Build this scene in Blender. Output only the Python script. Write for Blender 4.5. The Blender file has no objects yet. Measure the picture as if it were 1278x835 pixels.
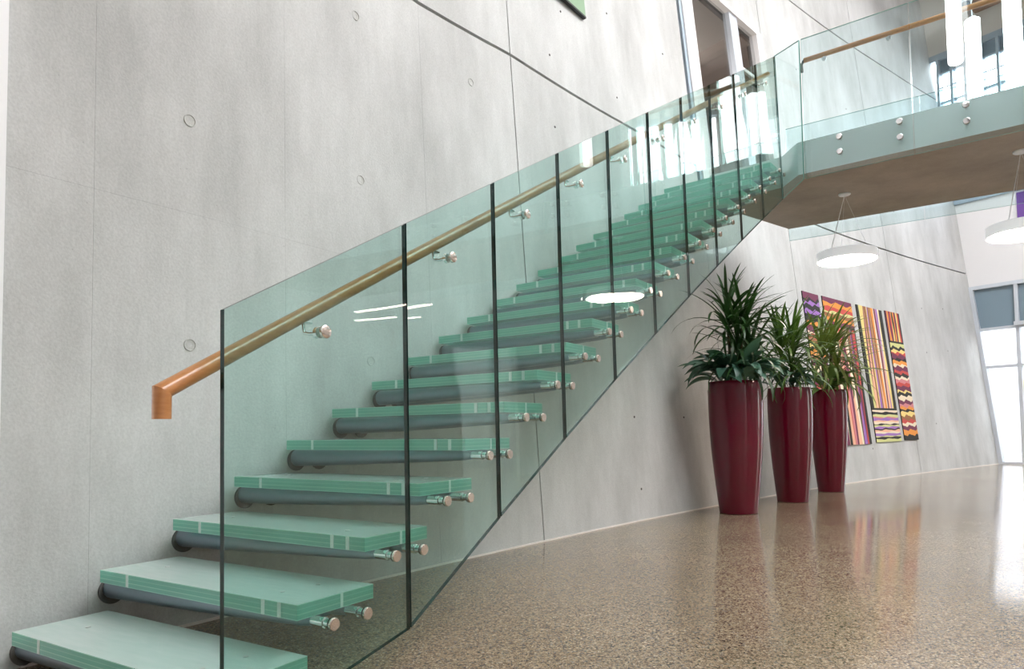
import bpy, math, random
import numpy as np
from mathutils import Vector, Matrix

scene = bpy.context.scene
col = scene.collection
rnd = random.Random(7)

# ------------------------------------------------------------------ camera
F_PX, PITCH, ROLL, CY, EYE = 857.5, 0.04871, 0.01481, 495.81, 0.8824
cd = bpy.data.cameras.new('camera')
cd.sensor_width = 36.0
cd.lens = F_PX / 1278 * 36.0
cd.shift_y = (CY - 417.5) / 1278
cd.clip_end = 300
cam = bpy.data.objects.new('camera', cd)
col.objects.link(cam)
fw = Vector((0, math.cos(PITCH), math.sin(PITCH)))
up0 = Vector((0, -math.sin(PITCH), math.cos(PITCH)))
ri0 = Vector((1, 0, 0))
ri = ri0 * math.cos(ROLL) - up0 * math.sin(ROLL)
up = up0 * math.cos(ROLL) + ri0 * math.sin(ROLL)
m = Matrix((ri, up, -fw)).transposed().to_4x4()
m.translation = Vector((0, 0, EYE))
cam.matrix_world = m
scene.camera = cam

# ------------------------------------------------------------------ world, light, exposure
world = bpy.data.worlds.new('sky')
scene.world = world
world.use_nodes = True
bg = world.node_tree.nodes['Background']
bg.inputs[0].default_value = (0.985, 0.985, 1.0, 1)
bg.inputs[1].default_value = 7.0
scene.view_settings.view_transform = 'Standard'
scene.view_settings.look = 'None'
scene.view_settings.gamma = 1.0
scene.view_settings.use_curve_mapping = False
scene.view_settings.exposure = 0.78
scene.cycles.max_bounces = 10
scene.cycles.transparent_max_bounces = 32
scene.cycles.use_denoising = True
scene.cycles.caustics_reflective = False
scene.cycles.caustics_refractive = False
scene.cycles.sample_clamp_indirect = 6.0


# ------------------------------------------------------------------ materials
def new_mat(name):
    mt = bpy.data.materials.new(name)
    mt.use_nodes = True
    nt = mt.node_tree
    for n in list(nt.nodes):
        nt.nodes.remove(n)
    out = nt.nodes.new('ShaderNodeOutputMaterial')
    return mt, nt, out


def principled(name, color, rough=0.5, metal=0.0, coat=0.0, spec=0.5, emit=None, emit_s=0.0):
    mt, nt, out = new_mat(name)
    b = nt.nodes.new('ShaderNodeBsdfPrincipled')
    b.inputs['Base Color'].default_value = (*color, 1)
    b.inputs['Roughness'].default_value = rough
    b.inputs['Metallic'].default_value = metal
    b.inputs['Coat Weight'].default_value = coat
    b.inputs['Coat Roughness'].default_value = 0.04
    b.inputs['Specular IOR Level'].default_value = spec
    if emit:
        b.inputs['Emission Color'].default_value = (*emit, 1)
        b.inputs['Emission Strength'].default_value = emit_s
    nt.links.new(b.outputs[0], out.inputs[0])
    mt['bsdf'] = b.name
    return mt


def node(nt, kind, **kw):
    n = nt.nodes.new(kind)
    for k, v in kw.items():
        setattr(n, k, v)
    return n


def ramp(nt, src, stops, interp='LINEAR'):
    r = nt.nodes.new('ShaderNodeValToRGB')
    r.color_ramp.interpolation = interp
    els = r.color_ramp.elements
    els[0].position, els[0].color = stops[0][0], (*stops[0][1], 1)
    els[1].position, els[1].color = stops[1][0], (*stops[1][1], 1)
    for p, c in stops[2:]:
        e = els.new(p)
        e.color = (*c, 1)
    nt.links.new(src, r.inputs[0])
    return r.outputs[0]


def mul(nt, a, b, fac=1.0, mode='MULTIPLY'):
    mx = node(nt, 'ShaderNodeMix', data_type='RGBA', blend_type=mode)
    mx.inputs['Factor'].default_value = fac
    nt.links.new(a, mx.inputs[6])
    nt.links.new(b, mx.inputs[7])
    return mx.outputs[2]


def concrete(name, base, var=0.16, bump=0.15):
    mt = principled(name, base, 0.62, spec=0.35)
    nt = mt.node_tree
    b = nt.nodes[mt['bsdf']]
    tc = node(nt, 'ShaderNodeTexCoord')
    mp = node(nt, 'ShaderNodeMapping')
    mp.inputs['Scale'].default_value = (1, 1, 0.45)
    nt.links.new(tc.outputs['Object'], mp.inputs[0])
    n1 = node(nt, 'ShaderNodeTexNoise')
    n1.inputs['Scale'].default_value = 1.3
    n1.inputs['Detail'].default_value = 8
    n1.inputs['Roughness'].default_value = 0.62
    nt.links.new(mp.outputs[0], n1.inputs['Vector'])
    lo, hi = 1 - var, 1 + var * 0.45
    c1 = ramp(nt, n1.outputs['Fac'], [(0.3, (lo, lo, lo * 0.985)), (0.62, (hi, hi, hi))])
    n2 = node(nt, 'ShaderNodeTexNoise')
    n2.inputs['Scale'].default_value = 9
    n2.inputs['Detail'].default_value = 6
    mp2 = node(nt, 'ShaderNodeMapping')
    mp2.inputs['Scale'].default_value = (1.6, 1.6, 0.09)
    nt.links.new(tc.outputs['Object'], mp2.inputs[0])
    nt.links.new(mp2.outputs[0], n2.inputs['Vector'])
    c2 = ramp(nt, n2.outputs['Fac'], [(0.3, (0.965, 0.965, 0.965)), (0.65, (1.015, 1.015, 1.015))])
    v = node(nt, 'ShaderNodeTexVoronoi')
    v.inputs['Scale'].default_value = 11
    nt.links.new(tc.outputs['Object'], v.inputs['Vector'])
    pit = ramp(nt, v.outputs['Distance'], [(0.02, (0.55, 0.55, 0.54)), (0.045, (1, 1, 1))])
    n3 = node(nt, 'ShaderNodeTexNoise')
    n3.inputs['Scale'].default_value = 90
    n3.inputs['Detail'].default_value = 4
    nt.links.new(tc.outputs['Object'], n3.inputs['Vector'])
    c3 = ramp(nt, n3.outputs['Fac'], [(0.35, (0.94, 0.94, 0.94)), (0.65, (1.05, 1.05, 1.05))])
    rgb = node(nt, 'ShaderNodeRGB')
    rgb.outputs[0].default_value = (*base, 1)
    c = mul(nt, rgb.outputs[0], c1)
    c = mul(nt, c, c2)
    c = mul(nt, c, c3)
    c = mul(nt, c, pit, 0.5)
    nt.links.new(c, b.inputs['Base Color'])
    bp = node(nt, 'ShaderNodeBump')
    bp.inputs['Strength'].default_value = bump
    bp.inputs['Distance'].default_value = 0.01
    nt.links.new(n3.outputs['Fac'], bp.inputs['Height'])
    nt.links.new(bp.outputs[0], b.inputs['Normal'])
    return mt


def floor_mat():
    mt = principled('polished aggregate concrete', (0.4, 0.33, 0.25), 0.22, spec=0.75)
    nt = mt.node_tree
    b = nt.nodes[mt['bsdf']]
    tc = node(nt, 'ShaderNodeTexCoord')
    v = node(nt, 'ShaderNodeTexVoronoi')
    v.inputs['Scale'].default_value = 115
    v.inputs['Randomness'].default_value = 1
    nt.links.new(tc.outputs['Object'], v.inputs['Vector'])
    sep = node(nt, 'ShaderNodeSeparateColor')
    nt.links.new(v.outputs['Color'], sep.inputs[0])
    c1 = ramp(nt, sep.outputs[0], [(0.0, (0.10, 0.085, 0.07)), (0.06, (0.25, 0.20, 0.15)), (0.24, (0.38, 0.31, 0.23)),
                                   (0.50, (0.46, 0.385, 0.29)), (0.74, (0.33, 0.265, 0.195)), (0.86, (0.56, 0.50, 0.40)), (0.94, (0.34, 0.32, 0.30))], 'CONSTANT')
    v2 = node(nt, 'ShaderNodeTexVoronoi')
    v2.inputs['Scale'].default_value = 260
    nt.links.new(tc.outputs['Object'], v2.inputs['Vector'])
    sep2 = node(nt, 'ShaderNodeSeparateColor')
    nt.links.new(v2.outputs['Color'], sep2.inputs[0])
    c2 = ramp(nt, sep2.outputs[1], [(0.0, (0.45, 0.42, 0.38)), (0.2, (0.9, 0.9, 0.88)), (0.7, (1.1, 1.08, 1.05))], 'CONSTANT')
    edge = ramp(nt, v.outputs['Distance'], [(0.5, (1, 1, 1)), (0.8, (0.85, 0.8, 0.74))])
    n = node(nt, 'ShaderNodeTexNoise')
    n.inputs['Scale'].default_value = 0.9
    n.inputs['Detail'].default_value = 5
    nt.links.new(tc.outputs['Object'], n.inputs['Vector'])
    c3 = ramp(nt, n.outputs['Fac'], [(0.3, (0.86, 0.86, 0.86)), (0.7, (1.1, 1.1, 1.1))])
    c = mul(nt, mul(nt, mul(nt, c1, c2), edge), c3)
    warm = node(nt, 'ShaderNodeRGB')
    warm.outputs[0].default_value = (0.84, 0.81, 0.77, 1)
    c = mul(nt, c, warm.outputs[0])
    nt.links.new(c, b.inputs['Base Color'])
    rr = ramp(nt, n.outputs['Fac'], [(0.3, (0.08, 0.08, 0.08)), (0.7, (0.15, 0.15, 0.15))])
    nt.links.new(rr, b.inputs['Roughness'])
    return mt


def sheet_glass(name, tint, gloss=1.0):
    """solid sheet: every face lets tinted light straight through and mirrors by Fresnel"""
    mt, nt, out = new_mat(name)
    geo = node(nt, 'ShaderNodeNewGeometry')
    ior = node(nt, 'ShaderNodeMapRange')
    ior.inputs['To Min'].default_value = 1.52
    ior.inputs['To Max'].default_value = 1 / 1.52
    nt.links.new(geo.outputs['Backfacing'], ior.inputs['Value'])
    fr = node(nt, 'ShaderNodeFresnel')
    nt.links.new(ior.outputs[0], fr.inputs['IOR'])
    tr = node(nt, 'ShaderNodeBsdfTransparent')
    tr.inputs[0].default_value = (*tint, 1)
    gl = node(nt, 'ShaderNodeBsdfGlossy')
    gl.inputs['Roughness'].default_value = 0.0
    gl.inputs[0].default_value = (gloss, gloss, gloss, 1)
    mx = node(nt, 'ShaderNodeMixShader')
    nt.links.new(fr.outputs[0], mx.inputs[0])
    nt.links.new(tr.outputs[0], mx.inputs[1])
    nt.links.new(gl.outputs[0], mx.inputs[2])
    nt.links.new(mx.outputs[0], out.inputs[0])
    return mt


def tread_glass(name, color, trans, rough, layered=False, see=0.0):
    mt, nt, out = new_mat(name)
    d = node(nt, 'ShaderNodeBsdfDiffuse')
    t = node(nt, 'ShaderNodeBsdfTranslucent')
    g = node(nt, 'ShaderNodeBsdfGlossy')
    g.inputs['Roughness'].default_value = rough
    rgb = node(nt, 'ShaderNodeRGB')
    rgb.outputs[0].default_value = (*color, 1)
    c = rgb.outputs[0]
    tc = node(nt, 'ShaderNodeTexCoord')
    if layered:
        sp = node(nt, 'ShaderNodeSeparateXYZ')
        nt.links.new(tc.outputs['Object'], sp.inputs[0])
        mr = node(nt, 'ShaderNodeMapRange')
        mr.inputs['From Min'].default_value = -0.05
        mr.inputs['From Max'].default_value = 0.0
        nt.links.new(sp.outputs['Z'], mr.inputs['Value'])
        lay = ramp(nt, mr.outputs[0], [(0.0, (1.35, 1.2, 1.25)), (0.06, (0.85, 0.9, 0.9)), (0.30, (1.0, 1.0, 1.0)), (0.34, (1.4, 1.18, 1.22)),
                                       (0.38, (0.8, 0.9, 0.88)), (0.64, (0.95, 1, 1)), (0.67, (1.15, 1.06, 1.08)), (0.70, (0.85, 0.92, 0.91)), (0.94, (1.5, 1.25, 1.3))], 'CONSTANT')
        c = mul(nt, c, lay)
    else:
        n = node(nt, 'ShaderNodeTexNoise')
        n.inputs['Scale'].default_value = 14
        n.inputs['Detail'].default_value = 6
        mp = node(nt, 'ShaderNodeMapping')
        mp.inputs['Scale'].default_value = (3, 0.5, 1)
        nt.links.new(tc.outputs['Object'], mp.inputs[0])
        nt.links.new(mp.outputs[0], n.inputs['Vector'])
        c = mul(nt, c, ramp(nt, n.outputs['Fac'], [(0.3, (0.94, 0.97, 0.96)), (0.7, (1.05, 1.03, 1.03))]))
    for s in (d, t):
        nt.links.new(c, s.inputs[0])
    mx = node(nt, 'ShaderNodeMixShader')
    mx.inputs[0].default_value = trans
    nt.links.new(d.outputs[0], mx.inputs[1])
    nt.links.new(t.outputs[0], mx.inputs[2])
    body = mx.outputs[0]
    if see:
        tr = node(nt, 'ShaderNodeBsdfTransparent')
        nt.links.new(c, tr.inputs[0])
        m3 = node(nt, 'ShaderNodeMixShader')
        m3.inputs[0].default_value = see
        nt.links.new(body, m3.inputs[1])
        nt.links.new(tr.outputs[0], m3.inputs[2])
        body = m3.outputs[0]
    geo = node(nt, 'ShaderNodeNewGeometry')
    ior = node(nt, 'ShaderNodeMapRange')
    ior.inputs['To Min'].default_value = 1.5
    ior.inputs['To Max'].default_value = 1 / 1.5
    nt.links.new(geo.outputs['Backfacing'], ior.inputs['Value'])
    fr = node(nt, 'ShaderNodeFresnel')
    nt.links.new(ior.outputs[0], fr.inputs['IOR'])
    m2 = node(nt, 'ShaderNodeMixShader')
    nt.links.new(fr.outputs[0], m2.inputs[0])
    nt.links.new(body, m2.inputs[1])
    nt.links.new(g.outputs[0], m2.inputs[2])
    nt.links.new(m2.outputs[0], out.inputs[0])
    return mt


def wood_mat(name, c0, c1, rough=0.3):
    mt = principled(name, c0, rough, coat=0.3)
    nt = mt.node_tree
    b = nt.nodes[mt['bsdf']]
    tc = node(nt, 'ShaderNodeTexCoord')
    mp = node(nt, 'ShaderNodeMapping')
    mp.inputs['Scale'].default_value = (9, 9, 40)
    nt.links.new(tc.outputs['Object'], mp.inputs[0])
    n = node(nt, 'ShaderNodeTexNoise')
    n.inputs['Scale'].default_value = 2.0
    n.inputs['Detail'].default_value = 6
    nt.links.new(mp.outputs[0], n.inputs['Vector'])
    nt.links.new(ramp(nt, n.outputs['Fac'], [(0.3, c0), (0.7, c1)]), b.inputs['Base Color'])
    return mt


def leaf_mat(name, c0, c1):
    mt, nt, out = new_mat(name)
    b = node(nt, 'ShaderNodeBsdfPrincipled')
    b.inputs['Roughness'].default_value = 0.38
    tc = node(nt, 'ShaderNodeObjectInfo')
    nt.links.new(ramp(nt, tc.outputs['Random'], [(0.0, c0), (1.0, c1)]), b.inputs['Base Color'])
    t = node(nt, 'ShaderNodeBsdfTranslucent')
    t.inputs[0].default_value = (c1[0] * 1.3, c1[1] * 1.4, c1[2], 1)
    mx = node(nt, 'ShaderNodeMixShader')
    mx.inputs[0].default_value = 0.18
    nt.links.new(b.outputs[0], mx.inputs[1])
    nt.links.new(t.outputs[0], mx.inputs[2])
    nt.links.new(mx.outputs[0], out.inputs[0])
    return mt


M = {}
M['concrete'] = concrete('wall concrete', (0.545, 0.545, 0.535), 0.25)
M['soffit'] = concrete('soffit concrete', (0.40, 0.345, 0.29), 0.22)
M['grey_wall'] = concrete('grey wall', (0.43, 0.42, 0.41), 0.1)
M['fascia'] = principled('pale painted slab edge', (0.86, 0.90, 0.90), 0.5)
M['joint'] = principled('dark joint', (0.09, 0.085, 0.08), 0.9)
M['plug'] = concrete('tie plug mortar', (0.50, 0.50, 0.48), 0.08)
M['floor'] = floor_mat()
M['white'] = principled('white paint', (0.84, 0.83, 0.84), 0.5)
M['beige'] = principled('pale beige paint', (0.76, 0.70, 0.65), 0.6)
M['panel_glass'] = sheet_glass('clear green tinted glass', (0.81, 0.925, 0.90))
M['bridge_glass'] = sheet_glass('clear pale glass', (0.90, 0.965, 0.97))
M['edge'] = principled('polished green glass edge', (0.003, 0.028, 0.023), 0.12, spec=0.3)
M['edge_pale'] = principled('polished pale glass edge', (0.25, 0.48, 0.44), 0.1, spec=0.7)
M['tread_top'] = tread_glass('frosted glass face', (0.87, 0.99, 0.95), 0.27, 0.25, see=0.18)
M['tread_under'] = tread_glass('clear glass underside', (0.78, 0.97, 0.93), 0.5, 0.05, see=0.7)
M['tread_edge'] = tread_glass('laminated glass edge', (0.50, 0.92, 0.78), 0.6, 0.05, layered=True, see=0.3)
M['sleeve'] = tread_glass('pale sleeve', (0.88, 0.98, 0.95), 0.3, 0.1)  # pale tone painting the refracted look of bolt holes in the glass
M['bolt'] = principled('brushed bolt', (0.55, 0.56, 0.55), 0.35, 0.8)
M['steel'] = principled('blue grey painted steel', (0.24, 0.29, 0.34), 0.3, 0.5)
M['flange'] = principled('dark steel flange', (0.12, 0.115, 0.11), 0.5, 0.2)
M['chrome'] = principled('polished stainless steel', (0.80, 0.80, 0.80), 0.12, 1.0)
M['cap'] = principled('brushed warm steel cap', (0.78, 0.69, 0.63), 0.2, 1.0)
M['rubber'] = principled('black rubber', (0.012, 0.012, 0.012), 0.5)
M['wood'] = wood_mat('oak handrail', (0.45, 0.185, 0.06), (0.55, 0.245, 0.09))
M['wood_ceiling'] = wood_mat('brown timber lining', (0.22, 0.105, 0.05), (0.30, 0.15, 0.075), 0.5)
M['pot'] = principled('glossy burgundy fibreglass', (0.125, 0.001, 0.017), 0.3, coat=1.0, spec=0.1)
M['soil'] = principled('dark soil', (0.03, 0.02, 0.014), 0.95)
M['cane'] = principled('dry cane bark', (0.16, 0.12, 0.07), 0.8)
M['leaf_dark'] = leaf_mat('dark strap leaf', (0.012, 0.045, 0.012), (0.035, 0.10, 0.025))
M['leaf_mid'] = leaf_mat('green strap leaf', (0.025, 0.075, 0.012), (0.08, 0.17, 0.03))
M['leaf_light'] = leaf_mat('yellow green strap leaf', (0.06, 0.11, 0.018), (0.19, 0.25, 0.06))
M['broad_dark'] = leaf_mat('dark broad leaf', (0.04, 0.12, 0.085), (0.10, 0.22, 0.16))
M['broad_light'] = leaf_mat('light broad leaf', (0.06, 0.15, 0.03), (0.17, 0.28, 0.09))
M['lamp_white'] = principled('white lamp shell', (0.85, 0.87, 0.90), 0.4)
M['lamp_shell'] = principled('glowing white acrylic shell', (0.85, 0.87, 0.90), 0.4, emit=(0.92, 0.96, 1.0), emit_s=0.22)
M['diffuser'] = principled('lit diffuser', (0.95, 0.95, 0.95), 0.5, emit=(1.0, 0.83, 0.70), emit_s=14.0)
M['room_lamp'] = principled('bright linear diffuser', (0.95, 0.95, 0.95), 0.5, emit=(1.0, 0.95, 0.9), emit_s=130.0)
M['tube_lit'] = principled('lit tube diffuser', (0.95, 0.95, 0.95), 0.5, emit=(1.0, 0.98, 0.96), emit_s=2.6)
M['aluminium'] = principled('pale aluminium frame', (0.66, 0.70, 0.76), 0.4, 0.3)
M['blue_frame'] = principled('blue grey frame', (0.40, 0.48, 0.56), 0.45)
M['frame_white'] = principled('cream door frame', (0.78, 0.76, 0.76), 0.45)
M['spandrel'] = principled('blue grey spandrel glass', (0.22, 0.30, 0.36), 0.15)
M['pane'] = sheet_glass('window pane', (0.93, 0.96, 0.97))
M['pane_blue'] = sheet_glass('blue tinted window pane', (0.50, 0.62, 0.74))
M['pane_grey'] = sheet_glass('grey tinted window pane', (0.62, 0.65, 0.62))
M['pane_dim'] = sheet_glass('coated door pane', (0.90, 0.91, 0.92), 0.45)
M['paving'] = principled('paving', (0.17, 0.165, 0.175), 0.8)
M['outside'] = concrete('outside wall', (0.50, 0.49, 0.51), 0.15)
M['purple'] = principled('purple sign face', (0.16, 0.07, 0.33), 0.5)
M['yellow'] = principled('yellow sticker', (0.85, 0.62, 0.03), 0.5)
M['dark_room'] = principled('grey brown room paint', (0.50, 0.46, 0.43), 0.7)
M['dark_ceiling'] = principled('dark ceiling', (0.30, 0.27, 0.245), 0.8)
M['green_art'] = principled('pale green print', (0.25, 0.38, 0.24), 0.6)
M['black'] = principled('black', (0.02, 0.02, 0.02), 0.5)
for nm, c in dict(a_black=(0.022, 0.02, 0.016), a_cream=(0.80, 0.68, 0.50), a_yellow=(0.80, 0.62, 0.22), a_lime=(0.62, 0.62, 0.26), a_orange=(0.78, 0.30, 0.05),
                  a_red=(0.55, 0.07, 0.055), a_plum=(0.16, 0.03, 0.075), a_violet=(0.33, 0.16, 0.48), a_peach=(0.82, 0.46, 0.30), a_brown=(0.30, 0.13, 0.05),
                  a_pink=(0.62, 0.22, 0.24)).items():
    M[nm] = principled('print ' + nm[2:], c, 0.75)


# ------------------------------------------------------------------ mesh helpers
INV = {}


class MB:
    def __init__(self):
        self.v, self.f, self.mi, self.sm = [], [], [], []

    def quad(self, pts, mi=0, smooth=False):
        k = len(self.v)
        self.v += [tuple(p) for p in pts]
        self.f.append(tuple(range(k, k + len(pts))))
        self.mi.append(mi)
        self.sm.append(smooth)

    def hexa(self, b, t, mi=0, side=None):
        """b, t: matching rings (ccw seen from above) of n points; prism between them"""
        n = len(b)
        k = len(self.v)
        self.v += [tuple(p) for p in b] + [tuple(p) for p in t]
        side = mi if side is None else side
        self.f.append(tuple(k + i for i in reversed(range(n))))
        self.f.append(tuple(k + n + i for i in range(n)))
        self.mi += [mi, mi]
        self.sm += [False, False]
        for i in range(n):
            j = (i + 1) % n
            self.f.append((k + i, k + j, k + n + j, k + n + i))
            self.mi.append(side)
            self.sm.append(False)
        return self

    def box(self, c, sx, sy, sz, ax=None, ay=None, az=None, mi=0):
        ax = Vector(ax or (1, 0, 0)); ay = Vector(ay or (0, 1, 0)); az = Vector(az or (0, 0, 1))
        c = Vector(c)
        r = lambda z: [c + ax * (sx * a / 2) + ay * (sy * b / 2) + az * (sz * z / 2) for a, b in ((-1, -1), (1, -1), (1, 1), (-1, 1))]
        return self.hexa(r(-1), r(1), mi)

    def tube(self, pts, rad, seg=16, mi=0, caps=True, upv=(0, 0, 1)):
        pts = [Vector(p) for p in pts]
        if not hasattr(rad, '__len__'):
            rad = [rad] * len(pts)
        k = len(self.v)
        n = len(pts)
        for i, p in enumerate(pts):
            if i == 0:
                d = pts[1] - p
            elif i == n - 1:
                d = p - pts[i - 1]
            else:
                d = ((p - pts[i - 1]).normalized() + (pts[i + 1] - p).normalized())
            d.normalize()
            u = Vector(upv)
            if abs(d.dot(u)) > 0.97:
                u = Vector((1, 0, 0)) if abs(d.x) < 0.9 else Vector((0, 1, 0))
            a = d.cross(u).normalized()
            b = a.cross(d).normalized()
            # stretch mitres
            for j in range(seg):
                w = 2 * math.pi * j / seg
                self.v.append(tuple(p + (a * math.cos(w) + b * math.sin(w)) * rad[i]))
        for i in range(n - 1):
            for j in range(seg):
                j2 = (j + 1) % seg
                self.f.append((k + i * seg + j, k + i * seg + j2, k + (i + 1) * seg + j2, k + (i + 1) * seg + j))
                self.mi.append(mi)
                self.sm.append(True)
        if caps:
            self.f.append(tuple(k + j for j in reversed(range(seg))))
            self.f.append(tuple(k + (n - 1) * seg + j for j in range(seg)))
            self.mi += [mi, mi]
            self.sm += [False, False]
        return self

    def lathe(self, prof, c=(0, 0, 0), seg=40, mi=0, axis=None):
        """prof: list of (r, h); around axis z or a frame (ax, ay, az)"""
        ax, ay, az = axis if axis else (Vector((1, 0, 0)), Vector((0, 1, 0)), Vector((0, 0, 1)))
        c = Vector(c)
        k = len(self.v)
        for r, h in prof:
            for j in range(seg):
                w = 2 * math.pi * j / seg
                self.v.append(tuple(c + ax * (r * math.cos(w)) + ay * (r * math.sin(w)) + az * h))
        for i in range(len(prof) - 1):
            for j in range(seg):
                j2 = (j + 1) % seg
                self.f.append((k + i * seg + j, k + i * seg + j2, k + (i + 1) * seg + j2, k + (i + 1) * seg + j))
                self.mi.append(mi)
                self.sm.append(True)
        self.f.append(tuple(k + j for j in reversed(range(seg))))
        self.f.append(tuple(k + (len(prof) - 1) * seg + j for j in range(seg)))
        self.mi += [mi, mi]
        self.sm += [False, False]
        return self

    def mesh(self, name, mats, inv=None):
        me = bpy.data.meshes.new(name)
        vs = self.v if inv is None else [tuple(inv @ Vector(p)) for p in self.v]
        me.from_pydata(vs, [], self.f)
        for mt in (mats if isinstance(mats, (list, tuple)) else [mats]):
            me.materials.append(M[mt])
        me.polygons.foreach_set('material_index', self.mi)
        me.polygons.foreach_set('use_smooth', self.sm)
        me.update()
        me.set_sharp_from_angle(angle=math.radians(42))
        return me

    def build(self, name, mats, parent=None, origin=None):
        inv = None
        if parent is not None:
            inv = INV.get(parent.name)
        elif origin is not None:
            inv = Matrix.Translation(-Vector(origin))
        o = bpy.data.objects.new(name, self.mesh(name, mats, inv))
        col.objects.link(o)
        if parent is not None:
            o.parent = parent
            if inv is not None:
                INV[o.name] = inv
        elif origin is not None:
            o.location = Vector(origin)
            INV[o.name] = inv
        return o


def tag(o, label=None, cat=None, group=None, kind=None):
    if label: o['label'] = label
    if cat: o['category'] = cat
    if group: o['group'] = group
    if kind: o['kind'] = kind
    return o


def thing(name, label, cat, loc, rz=0.0, group=None):
    o = bpy.data.objects.new(name, None)
    o.empty_display_size = 0.1
    col.objects.link(o)
    o.location = Vector(loc)
    o.rotation_euler = (0, 0, rz)
    INV[o.name] = (Matrix.Translation(Vector(loc)) @ Matrix.Rotation(rz, 4, 'Z')).inverted()
    return tag(o, label, cat, group)


def put(name, mesh, parent, mat=None):
    o = bpy.data.objects.new(name, mesh)
    col.objects.link(o)
    o.parent = parent
    if mat is not None:
        o.matrix_local = mat
    return o


# ------------------------------------------------------------------ plan curves
# pixel of the 1278x835 photograph -> ray
def ray(u, v):
    x, y = u - 639, v - CY
    c, s = math.cos(ROLL), math.sin(ROLL)
    a, b = (x * c - y * s) / F_PX, -(x * s + y * c) / F_PX
    c, s = math.cos(PITCH), math.sin(PITCH)
    return Vector((a, c - b * s, s + b * c))


def aty(u, v, y):
    d = ray(u, v)
    return d * (y / d.y) + Vector((0, 0, EYE))


def atz(u, v, z):
    d = ray(u, v)
    return d * ((z - EYE) / d.z) + Vector((0, 0, EYE))


# leaning, gently curved concrete wall: ruled surface over a base curve
Q = (0.762735, 0.0201222, -0.000475071)
_s = np.linspace(-12, 14, 2601)
_th = Q[0] + Q[1] * _s + Q[2] * _s * _s
_m = (_th[1:] + _th[:-1]) / 2
_x = np.concatenate([[0], np.cumsum(np.sin(_m)) * 0.01])
_y = np.concatenate([[0], np.cumsum(np.cos(_m)) * 0.01])
_x += 2.36 - math.cos(_th[1200]) * 0.01996 - _x[1200]
_y += 7.84 + math.sin(_th[1200]) * 0.01996 - _y[1200]


def lean(s):
    return 0.108 * (1 - math.exp(-max(s + 5.75, 0) / 2.6))


def W(s, z, off=0.0):
    """point on the wall face at arc s, height z, off metres into the room"""
    x, y, t = np.interp(s, _s, _x), np.interp(s, _s, _y), np.interp(s, _s, _th)
    k = -lean(s) * z + off
    return Vector((x + math.cos(t) * k, y - math.sin(t) * k, z))


def wall_frame(s):
    t = float(np.interp(s, _s, _th))
    L = lean(s)
    along = Vector((math.sin(t), math.cos(t), 0))
    upw = Vector((-math.cos(t) * L, math.sin(t) * L, 1)).normalized()
    return along, upw, along.cross(upw).normalized()


def wall_hit(o, d):
    """distance from point o along horizontal direction d to the wall face"""
    best = None
    for s in np.arange(-7.5, 6, 0.02):
        p = W(s, o.z)
        c = (p.x - o.x) * d.y - (p.y - o.y) * d.x
        if best is None or abs(c) < best[0]:
            t = (p.x - o.x) * d.x + (p.y - o.y) * d.y
            if t > 0:
                best = (abs(c), t)
    return best[1]


# stair
RISE, GOING = 0.17, 0.30139
TH0, KAP, K2 = 0.55943, 0.02792, -0.00104


def ST(i):
    n = 40
    s = np.linspace(0, (i - 2) * GOING, n + 1)
    mm = (s[1:] + s[:-1]) / 2
    ds = s[1] - s[0]
    a = TH0 + KAP * mm + K2 * mm * mm
    S = (i - 2) * GOING
    A = TH0 + KAP * S + K2 * S * S
    p = Vector((-0.55553 + float(np.sum(np.sin(a))) * ds, 2.32502 + float(np.sum(np.cos(a))) * ds, 0))
    return p, Vector((math.sin(A), math.cos(A), 0)), Vector((-math.cos(A), math.sin(A), 0)), A


# ------------------------------------------------------------------ setting: floor
b = MB()
b.hexa([(-8, -12, -0.2), (16, -12, -0.2), (16, 24, -0.2), (-8, 24, -0.2)], [(-8, -12, 0), (16, -12, 0), (16, 24, 0), (-8, 24, 0)])
tag(b.build('floor', 'floor'), 'polished concrete floor with exposed brown aggregate', None, kind='structure')

# ------------------------------------------------------------------ setting: leaning concrete wall
S_CUTS = [-6.78, -6.46, -5.49, -4.31, -3.16, 0.42, 3.02, 6.93, 11.04]
S_GAP = [0.0, 0.0008, 0.0008, 0.0012, 0.012, 0.008, 0.014, 0.014, 0.0]
Z_TOP = 12.0


def zjoint(k, s):
    if k == 0: return 0.0
    if k == 1: return 1.94
    if k == 2: return float(np.interp(s, [-7, -4.36, -3.13, -0.96, 4.26, 10.94], [3.80, 3.91, 4.07, 4.16, 4.15, 4.28]))
    if k == 3: return float(np.interp(s, [-7, 4.33, 8.58, 11], [8.1, 8.23, 8.44, 8.5]))
    return Z_TOP


ZGAP = {0: 0.0, 1: 0.0007, 2: 0.028, 3: 0.028, 4: 0.0}


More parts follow.
